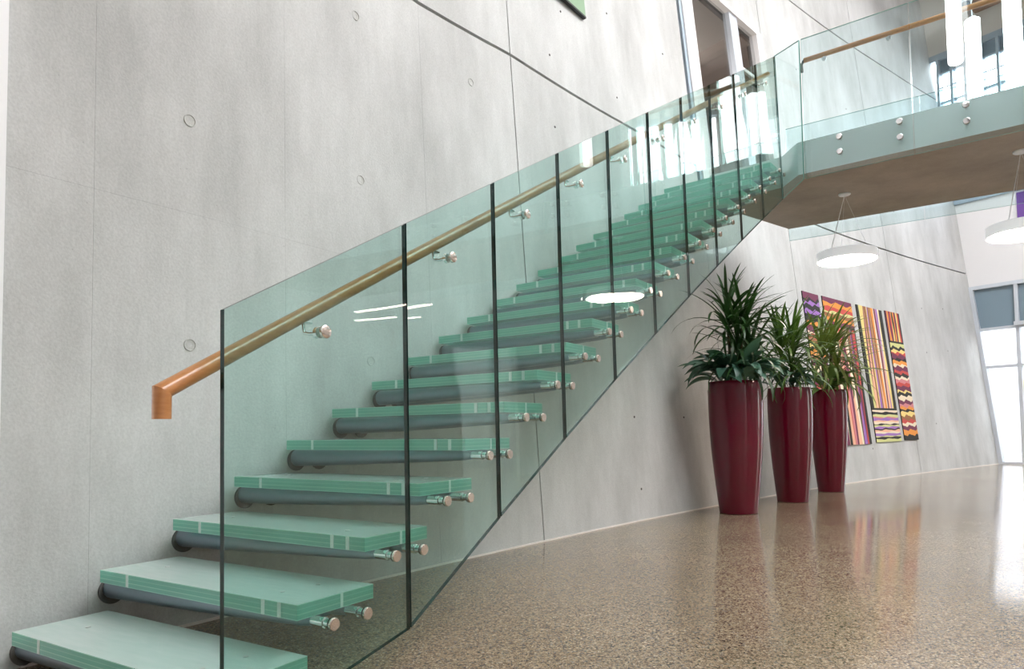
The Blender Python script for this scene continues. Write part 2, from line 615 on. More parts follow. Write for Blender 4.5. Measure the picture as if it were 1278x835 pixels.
def slab_on_wall(s0, s1, zlo, zhi, front=0.0, back=-0.05, nz=4):
    """curved block on the wall between arcs s0..s1 and heights zlo(s)..zhi(s)"""
    n = max(2, int((s1 - s0) / 0.3) + 1)
    ss = np.linspace(s0, s1, n)
    mb = MB()
    grid = {}
    for side, off in ((0, front), (1, back)):
        for i, s in enumerate(ss):
            for j in range(nz + 1):
                z = zlo(s) + (zhi(s) - zlo(s)) * j / nz
                grid[side, i, j] = len(mb.v)
                mb.v.append(tuple(W(s, z, off)))

    def q(*ids, sm=False):
        mb.f.append(ids); mb.mi.append(0); mb.sm.append(sm)
    for i in range(n - 1):
        for j in range(nz):
            q(grid[0, i, j], grid[0, i, j + 1], grid[0, i + 1, j + 1], grid[0, i + 1, j])
            q(grid[1, i, j], grid[1, i + 1, j], grid[1, i + 1, j + 1], grid[1, i, j + 1])
        q(grid[0, i, 0], grid[0, i + 1, 0], grid[1, i + 1, 0], grid[1, i, 0])
        q(grid[0, i, nz], grid[1, i, nz], grid[1, i + 1, nz], grid[0, i + 1, nz])
    for j in range(nz):
        q(grid[0, 0, j], grid[1, 0, j], grid[1, 0, j + 1], grid[0, 0, j + 1])
        q(grid[0, n - 1, j], grid[0, n - 1, j + 1], grid[1, n - 1, j + 1], grid[1, n - 1, j])
    return mb


DOOR = (0.42, 3.02, 3.95, 7.03)
wall = MB()
for (s0, s1) in [(-6.78, DOOR[0]), (DOOR[1], 11.04)]:
    w = slab_on_wall(s0, s1, lambda s: 0.0, lambda s: Z_TOP, -0.04, -0.25, 6)
    k = len(wall.v); wall.v += w.v; wall.f += [tuple(a + k for a in f) for f in w.f]; wall.mi += w.mi; wall.sm += w.sm
for (z0, z1) in [(0.0, DOOR[2]), (DOOR[3], Z_TOP)]:
    w = slab_on_wall(DOOR[0], DOOR[1], lambda s: z0, lambda s: z1, -0.04, -0.25, 3)
    k = len(wall.v); wall.v += w.v; wall.f += [tuple(a + k for a in f) for f in w.f]; wall.mi += w.mi; wall.sm += w.sm
wall_left = tag(wall.build('wall_left', 'joint'), 'tall leaning board-smooth concrete wall curving behind the stair', None, kind='structure')
INV[wall_left.name] = Matrix.Identity(4)

for c in range(len(S_CUTS) - 1):
    s0, s1 = S_CUTS[c] + S_GAP[c] / 2, S_CUTS[c + 1] - S_GAP[c + 1] / 2
    rows = [0, 1, 2, 3, 4] if c < 3 else [0, 2, 3, 4]
    for r in range(len(rows) - 1):
        a, z = rows[r], rows[r + 1]
        lo = lambda s, a=a: zjoint(a, s) + ZGAP[a] / 2
        hi = lambda s, z=z: zjoint(z, s) - ZGAP[z] / 2
        if c == 5 and a == 2:          # the upper door stands in this panel
            slab_on_wall(s0, s1, lambda s: DOOR[3], hi).build('concrete_panel', 'concrete', wall_left)
            continue
        if c == 5 and a == 0:
            hi = lambda s: DOOR[2]
        slab_on_wall(s0, s1, lo, hi).build('concrete_panel', 'concrete', wall_left)

# mortar plugs over the formwork ties
pl = MB()
pl.lathe([(0.030, -0.004), (0.030, 0.0035), (0.0265, 0.0045), (0.024, 0.0012), (0.010, 0.0002)], seg=24)
plug_mesh = pl.mesh('tie_plug', 'plug')
sm_ = MB()
sm_.lathe([(0.011, -0.004), (0.011, 0.003), (0.009, 0.0035), (0.007, 0.0006)], seg=14)
hole_mesh = sm_.mesh('tie_hole', 'joint')
ties = [(-6.03, 1.31), (-6.04, 2.39), (-4.93, 3.49), (-4.92, 2.44), (-4.87, 1.32), (-3.73, 3.58)]
ties2 = [(-2.27, 4.91), (-1.35, 5.35), (-2.53, 4.35), (-0.12, 5.42), (-1.31, 4.41), (-2.54, 3.65), (4.9, 5.6), (5.9, 5.4), (4.4, 3.55), (5.6, 3.8), (8.2, 3.2), (9.3, 3.3), (8.1, 2.3),
         (9.2, 2.4), (4.2, 6.9), (6.1, 6.8), (7.6, 5.1), (5.0, 0.5), (8.0, 0.9), (-1.6, 1.0), (-0.6, 1.0), (-1.6, 0.3)]
for lst, me, nm in ((ties, plug_mesh, 'tie_plug'), (ties2, hole_mesh, 'tie_hole')):
    for s, z in lst:
        al, u_, n_ = wall_frame(s)
        mt4 = Matrix((al, u_, n_)).transposed().to_4x4()
        mt4.translation = W(s, z)
        put(nm, me, wall_left, mt4)

# pale seal along the foot of the wall
tag(slab_on_wall(-6.7, 11.0, lambda s: 0.0, lambda s: 0.012, 0.008, 0.0005, 1).build('baseboard_left', 'beige'), 'thin pale seal line along the foot of the concrete wall', None, kind='structure')

# white jamb at the near end of the wall
b = MB()
p = W(-6.78, 0)
al, u_, n_ = wall_frame(-6.78)
b.box(p - al * 0.36 + n_ * -0.17 + Vector((0, 0, 6)), 0.7, 0.40, 12, al, n_.cross(Vector((0, 0, 1))).cross(Vector((0, 0, 1))) * -1)
tag(b.build('trim_1', 'white'), 'white painted jamb at the end of the concrete wall', None, kind='structure')

# ------------------------------------------------------------------ upper door in the concrete wall
def wall_bar(mb, s0, s1, z0, z1, front, back, mi=0):
    A = [W(s0, z0, back), W(s1, z0, back), W(s1, z0, front), W(s0, z0, front)]
    B = [W(s0, z1, back), W(s1, z1, back), W(s1, z1, front), W(s0, z1, front)]
    mb.hexa([Vector(a) for a in A], [Vector(a) for a in B], mi)
    return mb


S0, S1, ZA, ZB = DOOR
fr_ = MB()
wall_bar(fr_, S0 + 0.13, S0 + 0.42, ZA, ZB - 0.07, 0.02, -0.10)
wall_bar(fr_, S1 - 0.20, S1 - 0.003, ZA, ZB - 0.07, 0.02, -0.10)
wall_bar(fr_, S0 + 0.003, S1 - 0.003, ZB - 0.07, ZB - 0.004, 0.02, -0.10)
door = tag(fr_.build('door_1', 'frame_white'), 'tall cream framed doorway high in the concrete wall', None, kind='structure')
INV[door.name] = Matrix.Identity(4)
wall_bar(MB(), 1.98, 2.22, ZA, ZB - 0.07, 0.01, -0.09).build('mullion', 'aluminium', door)
wall_bar(MB(), S0 + 0.07, S0 + 0.13, ZA, ZB - 0.07, 0.0, -0.10).build('edge_strip', 'blue_frame', door)
wall_bar(MB(), S0 + 0.42, 1.98, ZA, ZB - 0.07, -0.05, -0.06).build('pane', 'pane_dim', door)
wall_bar(MB(), 2.22, S1 - 0.20, ZA, ZB - 0.07, -0.05, -0.06).build('pane', 'pane_dim', door)
wall_bar(MB(), 2.22, S1 - 0.20, 6.20, 6.25, -0.04, -0.09).build('transom', 'frame_white', door)
# room behind it
b = MB()
wall_bar(b, S0 - 1.5, S1 + 1.5, ZA - 0.1, 8.0, -2.2, -2.3)
tag(b.build('wall_room_back', 'dark_room'), 'grey back wall of the room beyond the upper doorway', None, kind='structure')
b = MB(); wall_bar(b, S0 - 1.5, S1 + 1.5, 6.95, 7.05, -0.26, -2.2)
tag(b.build('ceiling_room', 'dark_ceiling'), 'dark ceiling of the room beyond the upper doorway', None, kind='structure')
b = MB(); wall_bar(b, S0 - 1.5, S0 - 1.4, ZA - 0.1, 8, -0.26, -2.2)
tag(b.build('wall_room_left', 'dark_room'), 'near side wall of the room beyond the upper doorway', None, kind='structure')
b = MB(); wall_bar(b, S1 + 1.4, S1 + 1.5, ZA - 0.1, 8, -0.26, -2.2)
tag(b.build('wall_room_right', 'dark_room'), 'far side wall of the room beyond the upper doorway', None, kind='structure')
b = MB(); wall_bar(b, S0 - 1.5, S1 + 1.5, ZA - 0.12, ZA - 0.01, -0.26, -2.2)
tag(b.build('floor_room', 'dark_room'), 'floor of the room beyond the upper doorway', None, kind='structure')

# ------------------------------------------------------------------ far end wall with glazed entrance
SG = 11.0
thG = float(np.interp(SG, _s, _th))
G0 = W(SG, 0)
DU = Vector((math.cos(thG), -math.sin(thG), 0))
DN = Vector((-math.sin(thG), -math.cos(thG), 0))      # towards the room
LG = lean(SG)


def E(u, z, off=0.0):
    return G0 + DU * u + DN * off + Vector((0, 0, z))


def end_bar(mb, u0, u1, z0, z1, front=0.0, back=-0.2, slope0=False, mi=0):
    k0, k1 = (-LG * z0, -LG * z1) if slope0 else (0, 0)
    mb.hexa([E(u0 + k0, z0, back), E(u1, z0, back), E(u1, z0, front), E(u0 + k0, z0, front)],
            [E(u0 + k1, z1, back), E(u1, z1, back), E(u1, z1, front), E(u0 + k1, z1, front)], mi)
    return mb


HEAD = 3.96
b = end_bar(MB(), -0.03, 7, HEAD, 5.9, 0, -0.2, True)
tag(b.build('wall_end', 'white'), 'white wall above the glazed entrance at the far end', None, kind='structure')
b = end_bar(MB(), -0.03, 7, 9.55, 12, 0, -0.2, True)
tag(b.build('wall_end_upper', 'beige'), 'pale beige wall high above the far entrance', None, kind='structure')
win = MB()
end_bar(win, 0.0, 0.075, 0, HEAD, 0.06, -0.08, True)
# jamb: keep slanted width
win = MB()
win.hexa([E(0, 0, -0.08), E(0.08, 0, -0.08), E(0.08, 0, 0.06), E(0, 0, 0.06)],
         [E(-LG * HEAD, HEAD, -0.08), E(-LG * HEAD + 0.08, HEAD, -0.08), E(-LG * HEAD + 0.08, HEAD, 0.06), E(-LG * HEAD, HEAD, 0.06)])
end_bar(win, -LG * HEAD + 0.08, 6, HEAD - 0.08, HEAD, 0.06, -0.08)
end_bar(win, 0.08, 6, 0, 0.05, 0.06, -0.08)
w1 = tag(win.build('window_1', 'aluminium'), 'pale framed glazed entrance screen beside the end of the concrete wall', None, kind='structure')
INV[w1.name] = Matrix.Identity(4)
for u in (0.43, 1.55, 2.7, 3.85, 5.0):
    end_bar(MB(), u, u + 0.07, 0.05, HEAD - 0.08, 0.05, -0.07).build('mullion', 'aluminium', w1)
us = [None, 0.43, 1.55, 2.7, 3.85, 5.0, 6.0]
zs = [(0.05, 2.10), (2.16, 2.94), (3.0, HEAD - 0.08)]
for k in range(6):
    for z0, z1 in zs:
        if k == 0:
            u0a, u0b = -LG * z0 + 0.08, -LG * z1 + 0.08
        else:
            u0a = u0b = us[k] + 0.07
        u1 = us[k + 1]
        pb = MB()
        pb.hexa([E(u0a, z0, -0.03), E(u1, z0, -0.03), E(u1, z0, -0.02), E(u0a, z0, -0.02)],
                [E(u0b, z1, -0.03), E(u1, z1, -0.03), E(u1, z1, -0.02), E(u0b, z1, -0.02)])
        pb.build('pane', 'spandrel' if z0 == 3.0 else 'pane', w1)
    for zt in (2.10, 2.94):
        u0 = -LG * zt + 0.08 if k == 0 else us[k] + 0.07
        end_bar(MB(), u0, us[k + 1], zt, zt + 0.06, 0.05, -0.07).build('transom', 'aluminium', w1)
b = MB(); b.box(E(0.56, 3.02, 0.10), 0.26, 0.09, 0.09, DU, DN)
b.build('door_closer', 'aluminium', w1)
b = MB(); b.box(E(0.545, 1.68, 0.0), 0.055, 0.012, 0.26, DU, DN)
b.build('warning_sticker', 'yellow', w1)
# paving outside
b = MB()
c0 = [E(-6, -0.02, -0.3), E(12, -0.02, -0.3), E(12, -0.02, -14), E(-6, -0.02, -14)]
b.hexa([Vector(c) + Vector((0, 0, -0.1)) for c in reversed(c0)], [Vector(c) + Vector((0, 0, 0.03)) for c in reversed(c0)])
tag(b.build('floor_outside', 'paving'), 'pale paving outside the glazed entrance', None, kind='structure')

b = end_bar(MB(), -8, 12, 0, 5.5, -6.0, -6.3)
tag(b.build('wall_outside', 'outside'), 'plain wall standing outside the glazed entrance', None, kind='structure')

# upper windows of the far end, bluish frames with rails
w2 = MB()
end_bar(w2, -0.03, 6, 5.9, 6.0, 0.05, -0.1, True)
end_bar(w2, -0.03, 6, 9.4, 9.55, 0.05, -0.1, True)
w2 = tag(w2.build('window_2', 'blue_frame'), 'upper row of blue framed windows at the far end', None, kind='structure')
INV[w2.name] = Matrix.Identity(4)
cuts = [-0.86, -0.58, -0.30, 0.02, 0.34, 0.66, 0.98, 1.30, 1.62, 1.94, 2.26, 2.58, 2.90, 3.22]
for k, u in enumerate(cuts):
    end_bar(MB(), u, u + 0.05, 6.0, 9.4, 0.10, -0.12).build('mullion', 'blue_frame', w2)
for k in range(len(cuts) - 1):
    for z0, z1, mt in ((6.0, 7.2, 'pane'), (7.25, 8.35, 'pane'), (8.38, 9.05, 'pane'), (9.08, 9.4, 'spandrel')):
        if k % 2 == 0 and z1 < 8:
            mt = 'pane_blue'
        end_bar(MB(), cuts[k] + 0.05, cuts[k + 1], z0, z1, -0.02, -0.032).build('pane', mt, w2)
    for zt in (7.2, 8.35, 9.05):
        end_bar(MB(), cuts[k] + 0.05, cuts[k + 1], zt, zt + 0.04, 0.03, -0.06).build('transom', 'blue_frame', w2)
    end_bar(MB(), cuts[k] + 0.05, cuts[k + 1], 8.70, 8.725, 0.06, 0.035).build('guard_rail', 'aluminium', w2)

# timber lined ceiling over the far corner
b = MB()
zc = 10.15
ring = [E(-0.05, zc, 0.0), E(-0.05, zc, 3.5), E(7, zc, 3.5), E(7, zc, 0.0)]
b.hexa([Vector(c) for c in ring], [Vector(c) + Vector((0, 0, 0.2)) for c in ring])
ceil = tag(b.build('ceiling', 'wood_ceiling'), 'brown timber lined ceiling over the far corner', None, kind='structure')
INV[ceil.name] = Matrix.Identity(4)
for k in range(7):
    b = MB(); b.box(E(3.4, zc - 0.03, 0.25 + 0.5 * k), 6.8, 0.10, 0.05, DU, DN)
    b.build('batten', 'wood_ceiling', ceil)

# ------------------------------------------------------------------ window side of the hall (right of the camera)
RA, RB = Vector((12.9, 13.9, 0)), Vector((10.2, -8.0, 0))
rd = (RB - RA).normalized(); rn = Vector((rd.y, -rd.x, 0)); RL = (RB - RA).length
b = MB()
def rbox(d0, d1, z0, z1, th=0.3):
    mb = MB(); mb.box(RA + rd * (d0 + d1) / 2 + Vector((0, 0, (z0 + z1) / 2)), d1 - d0, th, z1 - z0, rd, rn)
    return mb


WS, WL, WZ0, WZ1 = 1.45, 3.1, 5.6, 10.9
b = rbox(-0.5, 5.9, 0, WZ0)
for q in (rbox(6.9, RL, 0, WZ0), rbox(5.9, 6.9, 3.0, WZ0), rbox(-0.5, RL, WZ1, 12.05), rbox(WL, RL, WZ0, WZ1), rbox(-0.5, WS, WZ0, WZ1)):
    k = len(b.v); b.v += q.v; b.f += [tuple(x + k for x in f) for f in q.f]; b.mi += q.mi; b.sm += q.sm
wr = tag(b.build('wall_right', 'grey_wall'), 'pale wall with tall slot windows opposite the concrete wall', None, kind='structure')
INV[wr.name] = Matrix.Identity(4)
d = WS
while d < WL:
    rbox(d, d + 0.16, WZ0, WZ1, 0.08).build('column', 'grey_wall', wr)
    d += 0.44
rbox(5.9, 6.9, 0.0, 3.0, 0.012).build('pane', 'pane_grey', wr)
rbox(WS, WL, 6.5, 6.62, 0.06).build('transom', 'blue_frame', wr)
b = MB()
b.hexa([(-9, -9.2, 0), (11, -9.2, 0), (11, -9, 0), (-9, -9, 0)], [(-9, -9.2, 12.05), (11, -9.2, 12.05), (11, -9, 12.05), (-9, -9, 12.05)])
tag(b.build('wall_back', 'grey_wall'), 'grey wall at the near end of the hall', None, kind='structure')
b = MB()
b.hexa([(-7, -9, 0), (-6.8, -9, 0), (-2.6, 2.0, 0), (-2.8, 2.0, 0)], [(-7, -9, 12.05), (-6.8, -9, 12.05), (-2.6, 2.0, 12.05), (-2.8, 2.0, 12.05)])
tag(b.build('wall_near', 'white'), 'white wall running on from the white jamb', None, kind='structure')
ROOF_GAP = (5.0, 12.4, -4.0, 8.2)          # unseen roof opening, added and sized to let daylight in
b = MB()
for x0, x1, y0, y1 in ((-9, ROOF_GAP[0], -12, 18), (ROOF_GAP[1], 13.4, -12, 18), (ROOF_GAP[0], ROOF_GAP[1], -12, ROOF_GAP[2]), (ROOF_GAP[0], ROOF_GAP[1], ROOF_GAP[3], 18)):
    b.hexa([(x0, y0, 12.05), (x1, y0, 12.05), (x1, y1, 12.05), (x0, y1, 12.05)], [(x0, y0, 12.3), (x1, y0, 12.3), (x1, y1, 12.3), (x0, y1, 12.3)])
tag(b.build('ceiling_hall', 'white'), 'white ceiling with a large unseen opening added to light the hall', None, kind='structure')

# ------------------------------------------------------------------ upper floor: the bridge
EB = Vector((0.794, -0.608, 0))
MBn = Vector((0.608, 0.794, 0))
K0 = Vector((2.92, 6.68, 0))
ZS, ZF = 3.41, 3.74
p22, t22, n22, A22 = ST(22)
ring = [Vector((2.915, 6.80, 0)), K0 + EB * 7 + MBn * 0.09, Vector((3.58, 8.69, 0)) + Vector((0.821, -0.571, 0)) * 7, Vector((3.58, 8.69, 0)), p22 + n22 * 0.86 - t22 * 0.09, p22 - t22 * 0.09 + n22 * 0.06]
b = MB()
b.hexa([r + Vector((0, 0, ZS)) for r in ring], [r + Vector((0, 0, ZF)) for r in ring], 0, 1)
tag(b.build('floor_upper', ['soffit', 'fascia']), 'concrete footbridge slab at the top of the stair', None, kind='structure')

ORD = ['', 'first', 'second', 'third', 'fourth', 'fifth', 'sixth', 'seventh', 'eighth', 'ninth', 'tenth', 'eleventh', 'twelfth', 'thirteenth', 'fourteenth', 'fifteenth', 'sixteenth',
       'seventeenth', 'eighteenth', 'nineteenth', 'twentieth', 'twenty-first']

# ------------------------------------------------------------------ stair treads
B1, B2, AO, AI, TT = 0.1713, 0.1727, 0.0532, 1.232, 0.05     # tread front, back, outer end, inner end, thickness
sl = MB()
bev = 0.003
ringb = [(-B1, AO), (B2, AO), (B2, AI), (-B1, AI)]
sl.hexa([(x, y, -TT) for x, y in ringb], [(x, y, 0) for x, y in ringb], 0, 1)
sl.mi[0] = 2
slab_mesh = sl.mesh('glass_slab', ['tread_top', 'tread_edge', 'tread_under'])
def refraction_mesh(cx, cy, sx, sy):
    q = MB(); q.box((cx, cy, -TT / 2), sx, sy, TT * 0.98)
    return q.mesh('edge_refraction', 'sleeve')
refractions = [refraction_mesh(-B1 - 0.0006, y, 0.0012, 0.017) for y in (AI - 0.20, AO + 0.165, AO + 0.085)] + [refraction_mesh(0.02, AO - 0.0006, 0.012, 0.0012)]  # thin pale strips imitate bolt holes refracted through the glass edge, no real part
bm_ = MB(); bm_.lathe([(0.009, -0.001), (0.009, 0.0015), (0.006, 0.002)], seg=12)
bolt_mesh = bm_.mesh('bolt_cap', 'bolt')
CS, CZ = 0.0766, -0.0743
Xl, Yl, Zl = Vector((1, 0, 0)), Vector((0, 0, 1)), Vector((0, -1, 0))     # lathe axis along -y (outwards)
FR = (Xl, Yl, Zl)
rod = MB().lathe([(0.017, -0.085), (0.0175, -0.08), (0.0175, -0.028), (0.0135, -0.026), (0.0135, 0.004)], (0, 0, CZ), 20, axis=FR).mesh('rod', 'chrome')
gasket = MB().lathe([(0.0205, 0.001), (0.0205, 0.0055)], (0, 0, CZ), 22, axis=FR).mesh('gasket', 'rubber')
gasket2 = MB().lathe([(0.0205, -0.0195), (0.0205, -0.0155)], (0, 0, CZ), 22, axis=FR).mesh('gasket', 'rubber')
capm = MB().lathe([(0.0205, 0.0058), (0.021, 0.008), (0.021, 0.015), (0.0195, 0.017), (0.004, 0.0172)], (0, 0, CZ), 24, axis=FR).mesh('cap', 'cap')

# in the tread frame +x runs up the stair and +y towards the wall; the glass sheet lies at y = -0.015 .. 0.0
for i in range(1, 22):
    p, t, n, A = ST(i)
    z = RISE * i
    # local x = t, y = n : rotation taking (1,0) to t
    rz = math.atan2(t.y, t.x)
    tr = thing('stair_tread', 'frosted green glass stair tread, the %s step up from the floor' % ORD[i], 'stair tread', (p.x, p.y, z), rz, 'glass treads of the stair')
    put('glass_slab', slab_mesh, tr)
    for s_ in refractions:
        put('edge_refraction', s_, tr)
    for bx, by in ((0.0, AI - 0.19), (-0.07, AO + 0.19), (0.07, AO + 0.17)):
        put('bolt_cap', bolt_mesh, tr, Matrix.Translation((bx, by, 0)))
    dist = wall_hit(Vector((p.x, p.y, z - 0.09)), n)
    for sx in (-1, 1):
        x = sx * CS
        yw = wall_hit(Vector((p.x, p.y, z - 0.09)) + t * x, n)
        a = MB()
        a.tube([(x, 0.085, CZ), (x, 0.14, CZ - 0.0015), (x, 0.5, -0.0835), (x, 0.9, -0.091), (x, yw + 0.005, -0.0965)], [0.0185, 0.0225, 0.0315, 0.039, 0.045], 20)
        o = bpy.data.objects.new('support_tube', a.mesh('support_tube', 'steel')); col.objects.link(o); o.parent = tr
        put('rod', rod, tr, Matrix.Translation((x, 0, 0)))
        if i > 1 or sx > 0:
            put('gasket', gasket, tr, Matrix.Translation((x, 0.0, 0)))
            put('cap', capm, tr, Matrix.Translation((x, 0.0, 0)))
        f = MB(); f.lathe([(0.058, -0.004), (0.058, 0.006), (0.055, 0.008), (0.046, 0.009)], (x, yw, -0.108), 28, axis=FR)
        o = bpy.data.objects.new('wall_flange', f.mesh('wall_flange', 'flange')); col.objects.link(o); o.parent = tr
    # web plate between the tubes
    w = MB()
    r_ = [(-CS, 0.16), (-0.03, 0.12), (0.03, 0.12), (CS, 0.16), (CS, dist - 0.01), (-CS, dist - 0.01)]
    zb = lambda y, k: -0.078 - 0.02 * (y - 0.12) / 1.1 + k
    w.hexa([(x, y, zb(y, -0.006)) for x, y in r_], [(x, y, zb(y, 0.006)) for x, y in r_])
    o = bpy.data.objects.new('web_plate', w.mesh('web_plate', 'steel')); col.objects.link(o); o.parent = tr

# ------------------------------------------------------------------ stair balustrade panels
ZB_, ZT_ = 0.35035, 1.16525
JI = [0.40] + [1 + 2 * k for k in range(1, 11)]
THK = 0.018


def jpoint(k, zrel):
    i = JI[k]
    p, t, n, A = ST(i)
    ln = 0.0054 + 0.0021 * k
    return p + n * (ln * (zrel - CZ)) + Vector((0, 0, RISE * i + zrel)), n


def glass_panel(name, a0, a1, b1, b0, nrm, mats, gap=0.004):
    """corners: bottom start, bottom end, top end, top start; nrm: horizontal, thickness direction"""
    d = (a1 - a0); d.z = 0; d.normalize()
    def shift(p, q, s):
        f = gap / max((q - p).length, 1e-6)
        return p + (q - p) * f
    A0, A1, B1, B0 = shift(a0, a1, 1), shift(a1, a0, 1), shift(b1, b0, 1), shift(b0, b1, 1)
    h = nrm * (THK / 2)
    mb = MB()
    org = (A0 + A1) / 2
    F1 = [A0 - h, A1 - h, B1 - h, B0 - h]
    F2 = [A0 + h, A1 + h, B1 + h, B0 + h]
    mb.hexa(F1, F2, 0, 1)
    return mb.build(name, mats, origin=org)


for k in range(10):
    (b0, n0), (b1, n1) = jpoint(k, -ZB_), jpoint(k + 1, -ZB_)
    (t0, _), (t1, _) = jpoint(k, ZT_), jpoint(k + 1, ZT_)
    nn = ((n0 + n1) / 2).normalized()
    off = nn * (-0.0)
    if k == 0:   # stands down to the floor
        b0 = Vector((b0.x, b0.y, 0.012)) if b0.z < 0.012 else b0
        dd = b1 - b0
    g = glass_panel('balustrade_panel', b0 + off, b1 + off, t1 + off, t0 + off, nn, ['panel_glass', 'edge'])
    tag(g, 'clear green tinted glass balustrade panel, %s from the foot of the stair' % ORD[k + 1], 'glass panel', 'glass panels along the stair')

# corner panel between stair and bridge, then the bridge panels
j10b, n10 = jpoint(10, -ZB_)
j10t, _ = jpoint(10, ZT_)
kb, kt = K0 + Vector((0, 0, 3.33)), K0 + Vector((0, 0, 4.735))
dv = (kb - j10b); dv.z = 0; dv.normalize()
g = glass_panel('corner_panel', j10b, kb, kt, j10t, Vector((-dv.y, dv.x, 0)), ['bridge_glass', 'edge_pale'])
tag(g, 'narrow glass panel turning the corner between stair and footbridge', 'glass panel')
cut = [0.0, 0.95, 1.95, 2.95, 3.95, 4.95]
for k in range(5):
    a, c = K0 + EB * (cut[k] + (0.012 if k == 0 else 0)), K0 + EB * cut[k + 1]
    g = glass_panel('bridge_panel', a + Vector((0, 0, 3.325)), c + Vector((0, 0, 3.325)), c + Vector((0, 0, 4.735)), a + Vector((0, 0, 4.735)), MBn, ['bridge_glass', 'edge_pale'])
    tag(g, 'clear glass guard panel on the stair side of the footbridge, %s from the stair' % ORD[k + 1], 'glass panel', 'glass panels along the footbridge')
    for dx in [v for v in (0.33, 0.84, 1.35, 1.86, 2.37, 2.88, 3.39, 3.9, 4.41) if cut[k] < v < cut[k + 1]]:
        for zc_ in (3.66, 3.515):
            ctr = K0 + EB * dx + Vector((0, 0, zc_))
            mb = MB()
            mb.lathe([(0.012, -0.085), (0.012, -0.009), (0.027, -0.0085), (0.027, -0.0078)], ctr, 20, axis=(EB, Vector((0, 0, 1)), -MBn))
            mb.lathe([(0.028, 0.0078), (0.028, 0.014), (0.024, 0.018), (0.004, 0.019)], ctr, 20, axis=(EB, Vector((0, 0, 1)), -MBn))
            mb.build('point_fixing', 'chrome', g)
FB, FD = Vector((3.60, 8.74, 0)), Vector((0.821, -0.571, 0))
FN = Vector((0.571, 0.821, 0))
for k in range(4):
    a, c = FB + FD * (1.5 * k), FB + FD * (1.5 * k + 1.5)
    g = glass_panel('bridge_panel', a + Vector((0, 0, 3.27)), c + Vector((0, 0, 3.27)), c + Vector((0, 0, 4.735)), a + Vector((0, 0, 4.735)), FN, ['bridge_glass', 'edge_pale'])
    tag(g, 'clear glass guard panel on the far side of the footbridge, %s from the concrete wall' % ORD[k + 1], 'glass panel', 'glass panels along the footbridge')
    for dx in (0.35, 1.15):
        for zc_ in (3.66, 3.515):
            mb = MB().lathe([(0.012, -0.04), (0.012, -0.009), (0.027, -0.0085), (0.027, -0.0078)], a + FD * dx + Vector((0, 0, zc_)), 16, axis=(FD, Vector((0, 0, 1)), FN))
            mb.build('point_fixing', 'chrome', g)

# ------------------------------------------------------------------ stair handrail
RR = 0.0245
RO = 0.09


def rail_pt(i):
    p, t, n, A = ST(i)
    return p + n * RO + Vector((0, 0, RISE * i + 1.003))


pts = [rail_pt(i) for i in np.arange(0.0, 20.95, 0.5)] + [rail_pt(20.85)]
hr = thing('handrail', 'round oak handrail on brackets inside the stair glass', 'handrail', (pts[0].x, pts[0].y, pts[0].z), 0)
dirn = (pts[1] - pts[0]).normalized()
side = dirn.cross(Vector((0, 0, 1))).normalized()
fwd = Vector((dirn.x, dirn.y, 0)).normalized()
updir = side.cross(dirn).normalized()
seg = 20
mitre = (dirn + Vector((0, 0, 1))).normalized()          # plane that bisects rail and turned-down end


def to_mitre(q, d):
    return q + d * (-(q - pts[0]).dot(mitre) / d.dot(mitre))


r0 = MB()
r0.tube(pts, RR, seg)
e = MB()
for lv in (0, 1):
    for j in range(seg):
        w = 2 * math.pi * j / seg
        q = pts[0] + side * (math.cos(w) * RR) + fwd * (math.sin(w) * RR)
        e.v.append(tuple(q + Vector((0, 0, -0.075)) if lv == 0 else to_mitre(q, Vector((0, 0, 1)))))
for j in range(seg):
    j2 = (j + 1) % seg
    e.f.append((j, j2, seg + j2, seg + j)); e.mi.append(0); e.sm.append(True)
e.f.append(tuple(reversed(range(seg)))); e.f.append(tuple(range(seg, 2 * seg))); e.mi += [0, 0]; e.sm += [False, False]
# first ring of the rail onto the mitre plane
for j in range(seg):
    q = Vector(r0.v[j])
    r0.v[j] = tuple(to_mitre(q, dirn))
r0.build('rail', 'wood', hr)
e.build('turned_end', 'wood', hr)
for i in (1.62, 3.9, 5.85, 7.7, 9.6, 11.6, 13.6, 15.6, 17.6, 19.6):
    pr = rail_pt(i)
    p, t, n, A = ST(i)
    low = pr + Vector((0, 0, -0.066))
    br = MB()
    br.tube([pr + Vector((0, 0, -RR * 0.9)), pr + Vector((0, 0, -0.045)), low + n * -0.006 + Vector((0, 0, 0.006)), low - n * 0.03, low - n * (RO - 0.012)], 0.0058, 12)
    o = br.build('bracket', 'chrome', hr)
    gp = low - n * RO
    MB().lathe([(0.019, -0.024), (0.019, -0.0095), (0.012, -0.0092)], gp, 22, axis=(t, Vector((0, 0, 1)), -n)).build('rosette', 'chrome', o)
    MB().lathe([(0.021, 0.0098), (0.0215, 0.012), (0.0215, 0.020), (0.019, 0.022), (0.004, 0.0222)], gp, 24, axis=(t, Vector((0, 0, 1)), -n)).build('outer_cap', 'cap', o)
    MB().box(pr + Vector((0, 0, -RR - 0.001)), 0.06, 0.022, 0.006, t, n).build('saddle', 'chrome', o)

